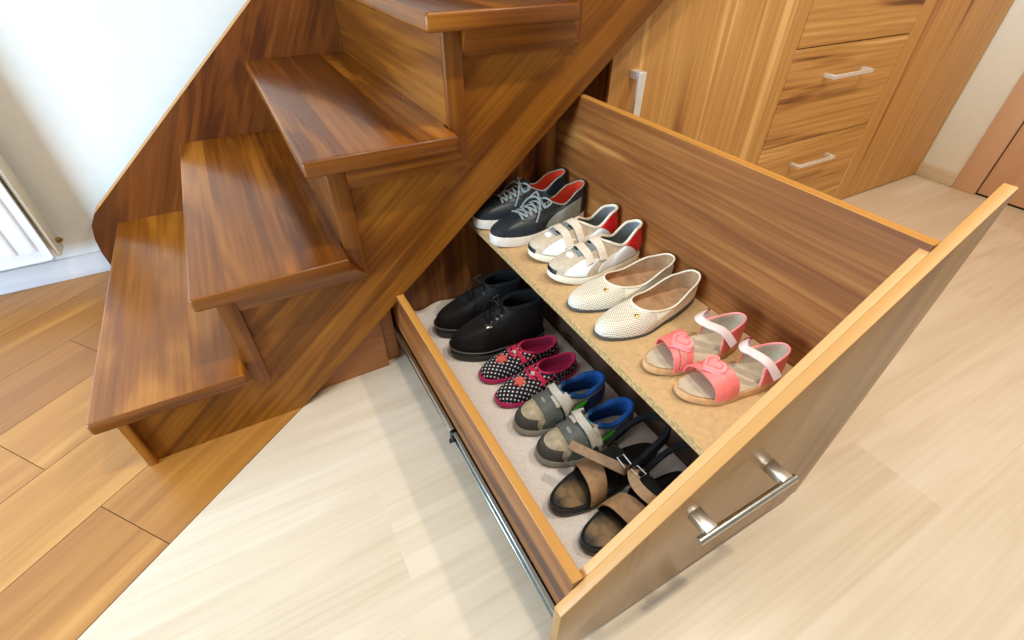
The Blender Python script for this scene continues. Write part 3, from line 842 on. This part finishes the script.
# --- cream ballet flats with a perforated toe
def flat(label, toe, heel, m):
    t, L = shoe_at('ballet_flat', label, toe, heel, US, 'cream ballet flats on the shelf')
    l = Last(L, .080, m, waist=.80, heelw=.70, zs=.005, heel=.007, toe=.004, n=2.2, open_=(.02, .66), ob=.95, oz=((0, .056), (.15, .049), (.42, .030), (.7, .038)), th=.026, ktoe=.5, kside=.1, bulge=.002, toepow=1.2, slope=.25)
    build('upper', l.upper(), M['perf'], t)
    build('sole', l.sole(.0015, rnd=.002), M['char'], t)
    build('lining', l.lining(e=.92, inset=.0012), M['insole'], t)
    build('binding', l.collar(.0018), M['cream'], t)
    dp = Drape(l.tree())
    x = .715 * L; y = l.cy(.715) + .018
    ch = build('charm', dp.disc(x, y, heart(.0045), .0016), M['brass'], t); ch['label'] = 'small gold charm'
    build('heel_pad', dp_pad(l, .16, .030, .020), M['insole'], t)
def dp_pad(l, t0, rx, ry):
    b = bmesh.new(); z = l.zs(t0) + .0048
    lo = [b.verts.new((t0 * l.L + rx * cos(2 * PI * i / 24), l.cy(t0) + ry * sin(2 * PI * i / 24), z - .001)) for i in range(24)]
    hi = [b.verts.new((t0 * l.L + rx * .96 * cos(2 * PI * i / 24), l.cy(t0) + ry * .96 * sin(2 * PI * i / 24), z + .0012)) for i in range(24)]
    for i in range(24): b.faces.new((lo[i], lo[(i + 1) % 24], hi[(i + 1) % 24], hi[i]))
    b.faces.new(hi); b.faces.new(lo[::-1]); return b
flat('cream perforated ballet flat beside the white and red trainers', (.4250, .5430), (.6520, .5240), 1)
flat('cream perforated ballet flat beside the coral pink sandals', (.4220, .4530), (.6520, .4620), -1)

# --- sandal pieces
def tunnel(l, t0, t1, h0, h1, th=.0022, ins=0, n=20, m_=10, a0=0.0, a1=PI, bm=None, skew=0, z_in=0.0):
    """band over the foot from one edge of the sole to the other, between t0 and t1 of the length"""
    rows, nr = [], []
    for i in range(m_ + 1):
        f = i / m_; r, q = [], []
        for j in range(n + 1):
            a = a0 + (a1 - a0) * j / n
            t = t0 + (t1 - t0) * f + skew * cos(a) * (1 - f * .3)
            w = l.hw(t) - ins; h = h0 + (h1 - h0) * f
            c = math.copysign(abs(cos(a)) ** .75, cos(a)); s_ = abs(sin(a)) ** .8
            r.append(Vector((t * l.L, l.cy(t) + w * c, l.zs(t) + z_in + h * s_))); q.append(Vector((.15 * (1 if h0 > h1 else -.3), cos(a), max(.15, sin(a)))).normalized())
        rows.append(r); nr.append(q)
    return thick_grid(rows, nr, th, bm)
def cup(l, a0, a1, h, th=.0025, n=28, lean=.004, ins=.002, shape=None, bm=None):
    """heel counter standing on the sole edge"""
    rows, nr = [], []
    for j in range(7):
        f = j / 6; r, q = [], []
        for i in range(n + 1):
            u = i / n; a = a0 + (a1 - a0) * u
            x, y, t = l.base(a, 1, -ins); hh = h * (shape(u) if shape else 1)
            nx, ny = cos(a), sin(a)
            x -= nx * lean * f * f; y -= ny * lean * f * f
            r.append(Vector((x, y, l.zs(t) + hh * f))); q.append(Vector((nx, ny, .15)).normalized())
        rows.append(r); nr.append(q)
    return thick_grid(rows, nr, th, bm)

# --- coral pink girls' sandals with heart patches
def heart_sandal(label, toe, heel, m, sd):
    t, L = shoe_at('heart_sandal', label, toe, heel, US, 'coral pink sandals on the shelf')
    l = Last(L, .066, m, waist=.84, heelw=.80, zs=.011, heel=.006, toe=.006, n=2.3)
    build('sole', l.sole(.001, rnd=.002), M['tansole'], t)
    build('insole', l.insole(.93, 1.0, .0012), M['greige'], t)
    # toe band cut into three strips, with the heart on top
    for k, (t0, t1) in enumerate(((.60, .67), (.675, .735), (.74, .80))):
        build('toe_band', tunnel(l, t0, t1, .036 - .003 * k, .034 - .004 * k, .0022, .001, m_=4, skew=m * .05), M['pink'], t)
    b = bmesh.new(); tc = .70; cx = tc * L; cyy = l.cy(tc) + m * .006; zc = l.zs(tc) + .0375
    def dome(o, s0, z0, th_):
        lo = [b.verts.new((cx + x * s0, cyy + y * s0, zc + z0 - 12 * (y * s0) ** 2 - (x * s0) * .12)) for x, y in o]
        hi = [b.verts.new((cx + x * s0 * .9, cyy + y * s0 * .9, zc + z0 + th_ - 12 * (y * s0 * .9) ** 2 - (x * s0) * .11)) for x, y in o]
        c = b.verts.new((cx, cyy, zc + z0 + th_)); n = len(o)
        for i in range(n):
            j = (i + 1) % n; b.faces.new((lo[i], lo[j], hi[j], hi[i])); b.faces.new((hi[i], hi[j], c)); b.faces.new((lo[j], lo[i], lo[i - 1])) if False else None
    dome([(-x, y) for x, y in heart(.0215)], 1, -.003, .0065)
    ht = build('heart_patch', b, M['pinkl'], t)
    b = bmesh.new(); o = [(-x, y) for x, y in heart(.0125)]
    tube([(cx + x, cyy + y, zc + .0030 - 12 * y * y - x * .11) for x, y in o], .0011, 6, b, True)
    build('stitching', b, M['pink'], ht)
    # heel cup with pale inside
    sh = lambda u: .76 + .24 * sin(PI * u) ** .8
    build('heel_cup', cup(l, PI * .60, PI * 1.40, .044, .0022, shape=sh), M['pink'], t)
    build('heel_lining', cup(l, PI * .605, PI * 1.395, .0425, .001, shape=sh, ins=.0036), M['greige'], t)
    b = tube([Vector(v) for v in [(lambda x, y, tt, u: (x - cos(a_) * .004, y - sin(a_) * .004, l.zs(tt) + .044 * sh(u)))(*l.base(a_, 1, -.001), (a_ / PI - .6) / .8) for a_ in [PI * (.6 + .8 * i / 24) for i in range(25)]]], .0018, 6)
    build('heel_piping', b, M['pinkl'], t)
    q_ = -1
    # ankle strap: from the inner wing forward over and down to the outer wing
    xi = .27 * L; w = l.hw(.3)
    yin, yout = l.cy(.3) + q_ * (w - .001), l.cy(.3) - q_ * (w - .001)
    z0 = l.zs(.3) + .034
    if sd == 0: pts = [(xi, yin, z0), (xi + .014, yin + q_ * .001, z0 + .012), (xi + .034, yin - q_ * .012, z0 + .016), (xi + .028, 0, z0 + .013), (xi + .010, yout + q_ * .008, z0 + .007), (xi - .008, yout - q_ * .0035, z0 - .016)]
    else: pts = [(xi, yin, z0), (xi + .012, yin + q_ * .001, z0 + .010), (xi + .026, yin - q_ * .014, z0 + .014), (xi + .018, 0, z0 + .012), (xi + .004, yout + q_ * .008, z0 + .006), (xi - .012, yout - q_ * .0035, z0 - .017)]
    up = [(0, q_, .2), (.3, q_, .6), (.5, .2 * q_, .9), (.4, 0, 1), (.2, -.4 * q_, .8), (0, -q_, .2)]
    build('ankle_strap', ribbon(pts, .013, .0022, up, 28), M['strapw'], t)
    b = bmesh.new(); p = Vector(pts[0]) + Vector((.004, q_ * .003, .010))
    tube([p, p + Vector((0, q_ * .003, .0015))], .0055, 14, b)
    build('snap', b, M['maroon'], t)
heart_sandal('coral pink sandal with a heart patch, next to the cream ballet flats', (.4401, .3560), (.6190, .3300), 1, 0)
heart_sandal('coral pink sandal with a heart patch, nearest the drawer front', (.4455, .2905), (.6170, .2480), -1, 1)

# --- black ankle boots
def boot(label, toe, heel, m):
    t, L = shoe_at('lace_up_boot', label, toe, heel, LS, 'black ankle boots in the drawer')
    l = Last(L, .080, m, waist=.86, heelw=.82, zs=.027, toe=.004, n=2.5, open_=(.02, .46), ob=.76, oz=((0, .128), (.2, .126), (.46, .120)), th=.046, ktoe=.30, kside=.04, bulge=.003, pull=.3, toepow=1.3, slope=1.6)
    build('upper', l.upper(24), M['black'], t)
    build('sole', l.sole(.004, groove=.002), M['blackr'], t)
    b = tube([Vector((lambda x, y, tt: (x, y, l.zs(tt) - .001))(*l.base(a, 1, .0042))) for a in l.ang()], .0016, 6, None, True)
    w_ = build('welt', b, M['welt'], t); w_['label'] = 'grey welt line'
    build('lining', l.lining(e=.78, inset=.003), M['blackin'], t)
    build('collar', l.collar(.0045), M['blackin'], t)
    dp = Drape(l.tree()); yt = lambda x: l.cy(x / L)
    xs = [.46 * L, .52 * L, .58 * L, .64 * L, .70 * L]
    build('tongue', dp.strap([(x, yt(x)) for x in xs], .030, .002, .0002), M['blackin'], t)
    bm = bmesh.new()
    for i, x in enumerate((.485, .53, .585, .645)):
        for s_ in (1, -1):
            h, n = dp.at(x * L, yt(x * L) + s_ * .020)
            e = bmesh.new(); tube([h, h + n * .0018], .0030, 10, e); build('eyelet', e, M['steel'], t)
    bm = lace_up(l, dp, t, .645 * L, .485 * L, 4, .018, 'lace', .0017)
    h, n = dp.at(.47 * L, yt(.47 * L)); bow(h + n * .004, n, .034, .0016, bm, 5, .04)
    build('lace', bm, M['blackp'], t)
    if m > 0: return
    h, n = dp.at(.63 * L, yt(.63 * L) + .027)
    e = bmesh.new(); tube([h - Vector((.006, 0, 0)), h + n * .002 + Vector((.006, 0, 0))], .0042, 10, e)
    bd = build('lace_clip', e, M['steel'], t); bd['label'] = 'small shiny metal clip'
boot('black lace-up ankle boot at the back of the drawer, beside the crumpled liner', (.2690, .8460), (.4900, .8030), 1)
boot('black lace-up ankle boot beside the polka dot slippers', (.2704, .7560), (.4850, .7130), -1)

# --- navy polka dot slippers with magenta inside
def slipper(label, toe, heel, m):
    t, L = shoe_at('polka_dot_slipper', label, toe, heel, LS, 'polka dot slippers in the drawer')
    l = Last(L, .069, m, waist=.80, heelw=.66, zs=.010, toe=.004, n=2.6, open_=(.03, .50), ob=.90, oz=((0, .040), (.2, .036), (.5, .046)), th=.022, ktoe=.5, kside=.1, bulge=.004, toepow=1.2, slope=.22)
    build('upper', l.upper(), M['polka'], t)
    build('sole', l.sole(.004, rnd=.003), M['magenta'], t)
    build('lining', l.lining(e=.9, inset=.002), M['magenta'], t)
    build('binding', l.collar(.0026), M['hotpink'], t)
    dp = Drape(l.tree()); yt = lambda x: l.cy(x / L)
    build('flower', dp.disc(.74 * L, yt(.74 * L), flower(.0155), .003), M['coral'], t)
    build('cross_band', dp.strap([(.52 * L, yt(.5 * L) + .036), (.55 * L, yt(.5 * L) + .012), (.55 * L, yt(.5 * L) - .012), (.52 * L, yt(.5 * L) - .036)], .010, .002, .001), M['hotpink'], t)
    b = dp.strap([(.60 * L, yt(.6 * L) + .016), (.625 * L, yt(.6 * L)), (.60 * L, yt(.6 * L) - .016)], .006, .002, .001)
    build('loop', b, M['hotpink'], t)
    build('button', dp.disc(.575 * L, yt(.58 * L), heart(.0058), .003), M['cream'], t)
    for s_ in (1, -1):
        build('side_trim', dp.strap([(.36 * L, yt(.3 * L) + s_ * .034), (.46 * L, yt(.45 * L) + s_ * .037), (.60 * L, yt(.6 * L) + s_ * .040)], .004, .0016, .0006), M['hotpink'], t)
slipper('navy polka dot slipper with coral flower, beside the black boots', (.2948, .6545), (.4900, .6540), 1)
slipper('navy polka dot slipper with coral flower, beside the blue lined kids shoes', (.2941, .5750), (.4960, .5900), -1)

# --- stone and grey kids' shoes with blue lining
def kids_shoe(label, toe, heel, m):
    t, L = shoe_at('kids_velcro_shoe', label, toe, heel, LS, 'grey kids velcro shoes in the drawer')
    l = Last(L, .076, m, waist=.86, heelw=.84, zs=.016, toe=.006, n=2.5, open_=(.02, .50), ob=.68, oz=((0, .070), (.12, .066), (.3, .056), (.5, .068)), th=.030, ktoe=.5, bulge=.004, toepow=1.4, slope=.40)
    build('upper', l.upper(), M['stone'], t)
    build('sole', l.sole(.003, rnd=.003), M['greyl'], t)
    build('toe_cap', l.patch(lambda v: -.95 + .55 * v, lambda v: .95 - .55 * v, -.06, .32, .0016), M['char'], t)
    for s_ in (1, -1):
        build('side_panel', l.patch(s_ * 1.02, s_ * 1.75, .0, .72, .0012), M['grey'], t)
        build('quarter', l.patch(s_ * 1.75, s_ * 2.75, -.04, .62, .0012), M['bluedk'], t)
        build('green_flash', l.patch(lambda v: s_ * (1.52 + .1 * v), lambda v: s_ * (1.76 + .1 * v), .34, .60, .0024), M['green'], t)
    build('heel_tab', l.patch(PI - .35, PI + .35, .1, .98, .0018), M['redtab'], t)
    build('lining', l.lining(e=.82, inset=.006), M['blue'], t)
    build('collar', l.collar(.0052, a0=.75, a1=2 * PI - .75), M['blue'], t)
    build('foot_bed', l.insole(.66, .9, .0062), M['greyl'], t)
    dp = Drape(l.tree()); yt = lambda x: l.cy(x / L)
    build('tongue', dp.strap([(x * L, yt(x * L)) for x in (.46, .54, .62, .70)], .034, .002, .0004), M['teal'], t)
    build('front_strap', dp.strap([(.655 * L, yt(.65 * L) + .044), (.675 * L, yt(.67 * L) + .02), (.68 * L, yt(.67 * L)), (.675 * L, yt(.67 * L) - .02), (.655 * L, yt(.65 * L) - .044)], .034, .0026, .001), M['grey'], t)
    build('strap_window', dp.strap([(.70 * L, yt(.68 * L) - .007), (.70 * L, yt(.68 * L) + .007)], .005, .001, .0036, 6), M['greyl'], t)
    y0 = yt(.53 * L)
    build('strap_keeper', dp.strap([(.57 * L, y0 + m * .022), (.575 * L, y0 + m * .004)], .022, .004, .005, 8), M['velcro'], t)
    vs = build('velcro_strap', dp.strap([(.50 * L, y0 + m * .030), (.535 * L, y0 + m * .014), (.54 * L, y0 - m * .006), (.50 * L, y0 - m * .037)], (.022), .0045, .004, over=lambda u: .007 * sin(PI * min(1, u * 1.2)) ** .7), M['velcro'], t)
    vs['label'] = 'off-white velcro strap'
kids_shoe('grey and stone kids velcro shoe with blue lining, beside the polka dot slippers', (.2950, .5010), (.4890, .4870), 1)
kids_shoe('grey and stone kids velcro shoe with green flash, beside the brown sandals', (.2970, .4200), (.4940, .4050), -1)

# --- brown sandals with black footbeds
def brown_sandal(label, toe, heel, m, sd):
    t, L = shoe_at('strap_sandal', label, toe, heel, LS, 'brown sandals in the drawer')
    l = Last(L, .070, m, waist=.82, heelw=.78, zs=.017, heel=.006, toe=.005, n=2.4)
    build('sole', l.sole(.002, groove=.0012), M['blackr'], t)
    sm = worn('worn_black_footbed', rgb(24, 22, 22), rgb(128, 102, 66), [(L * .86, l.cy(.84) + .014, .024), (L * .88, l.cy(.84) - .012, .020), (L * .80, l.cy(.8), .028)]) if ('footw%d' % m) not in M else M['footw%d' % m]
    build('insole', l.insole(.93, 1.0, .0016), sm, t)
    build('footbed_rim', tube([Vector((lambda x, y, tt: (x, y, l.zs(tt) + .0012))(*l.base(a, .97))) for a in l.ang()], .0024, 6, None, True), M['blackr'], t)
    build('front_band', tunnel(l, .565, .725, .044, .035, .0026, .0005, m_=8, skew=m * .05), M['tan'], t)
    build('band_lining', tunnel(l, .56, .72, .0425, .0335, .001, .0022, m_=8, skew=m * .05), M['blackin'], t)
    build('mid_band', tunnel(l, .38, .515, .052, .047, .0026, .0015, m_=8, skew=-m * .03, a0=.02 if m < 0 else 0, a1=PI), M['blackin'], t)
    # heel loop: padded black strap standing at the back
    w = l.hw(.3)
    pts = [(.40 * L, l.cy(.4) + w * 1.02, l.zs(.4) + .036), (.22 * L, l.cy(.2) + w * .96, l.zs(.2) + .060), (.06 * L, l.cy(.06) + w * .70, l.zs(0) + .072), (-.004, l.cy(0), l.zs(0) + .075), (.06 * L, l.cy(.06) - w * .70, l.zs(0) + .072), (.22 * L, l.cy(.2) - w * .96, l.zs(.2) + .060), (.40 * L, l.cy(.4) - w * 1.02, l.zs(.4) + .030)]
    up = [(0, 1, .3), (-.2, 1, .3), (-.7, .7, .3), (-1, 0, .3), (-.7, -.7, .3), (-.2, -1, .3), (0, -1, .3)]
    build('heel_strap', ribbon(pts, .017, .008, up, 36), M['blackin'], t)
    for s_ in (1, -1):
        build('strap_anchor', ribbon([(.30 * L, l.cy(.3) + s_ * (w + .001), l.zs(.3) - .002), (.34 * L, l.cy(.3) + s_ * (w + .002), l.zs(.3) + .018), (.37 * L, l.cy(.35) + s_ * (w + .001), l.zs(.3) + .034)], .022, .003, [(0, s_, .1)] * 3, 8), M['tan'], t)
    # ankle strap, loose: ends stick out over the neighbours
    z0 = l.zs(.4) + .056
    if sd == 0:
        pts = [(.42 * L, l.cy(.4) + m * (w + .001), z0 - .022), (.50 * L, l.cy(.5) + m * .030, z0 + .002), (.59 * L, l.cy(.5) + m * .004, z0 + .008), (.66 * L, l.cy(.6) - m * .020, z0 + .010), (.725 * L, l.cy(.6) - m * .046, z0 + .010)]
        up = [(.2, m, .4), (.3, .4 * m, 1), (.3, 0, 1), (.2, 0, 1), (.2, -.1, 1)]
        build('ankle_strap', ribbon(pts, .017, .0026, up, 26), M['tanl'], t)
    else:
        pts = [(.36 * L, l.cy(.4) + m * (w + .004), z0 - .020), (.48 * L, l.cy(.5) + m * .034, z0 + .006), (.55 * L, l.cy(.5) + m * .012, z0 + .012), (.54 * L, l.cy(.5) - m * .016, z0 + .010), (.44 * L, l.cy(.5) - m * (w + .002), z0 - .012)]
        up = [(.2, m, .4), (.3, .4 * m, 1), (.5, 0, 1), (.3, -.3 * m, 1), (0, -m, .4)]
        build('ankle_strap', ribbon(pts, .017, .0026, up, 26), M['tan'], t)
    p = [Vector((.50 * L, l.cy(.5) + m * .016, z0 + .015)), Vector((.50 * L, l.cy(.5) + m * .036, z0 + .013)), Vector((.44 * L, l.cy(.5) + m * .036, z0 + .012)), Vector((.44 * L, l.cy(.5) + m * .016, z0 + .014))]
    build('buckle', tube(p, .0014, 6, None, True), M['steel'], t)
brown_sandal('brown strap sandal with black footbed, beside the grey kids shoes', (.2640, .3250), (.4900, .3270), 1, 0)
brown_sandal('brown strap sandal with black footbed, in the near corner of the drawer', (.2720, .2440), (.5000, .2540), -1, 1)
#SHOES-END

# ------------------------------------------------------------------ light
w = bpy.data.worlds.new('world'); bpy.context.scene.world = w; w.use_nodes = True
w.node_tree.nodes['Background'].inputs[0].default_value = (1, .95, .87, 1); w.node_tree.nodes['Background'].inputs[1].default_value = .3
def lamp(name, loc, energy, size, col, aim=None, shape='DISK', sy=None):
    l = bpy.data.lights.new(name, 'AREA'); l.energy = energy; l.shape = shape; l.size = size; l.color = col
    if sy: l.size_y = sy
    o = bpy.data.objects.new(name, l); C.objects.link(o); o.location = loc
    dv = (Vector(aim) - Vector(loc)) if aim else Vector((0, 0, -1))
    o.rotation_euler = dv.to_track_quat('-Z', 'Y').to_euler()
    return o
WARM = (1, .90, .74)
lamp('overhead_light', (.42, -.05, 2.49), 22, .10, WARM)
lamp('overhead_light', (1.35, -.05, 2.49), 25, .10, WARM)
lamp('overhead_light', (-.7, .5, 2.49), 5, .10, (1, .80, .50))  # unseen extra light, added to warm the wall strip beside the radiator
lamp('window_daylight', (-2.4, .2, .8), 150, 1.0, (.56, .78, 1), (-.3, 1.76, .5), 'RECTANGLE', 1.2)
sc = bpy.context.scene
sc.view_settings.view_transform = 'Standard'; sc.view_settings.look = 'None'
sc.view_settings.gamma = 1; sc.view_settings.use_curve_mapping = False
sc.view_settings.exposure = -.3
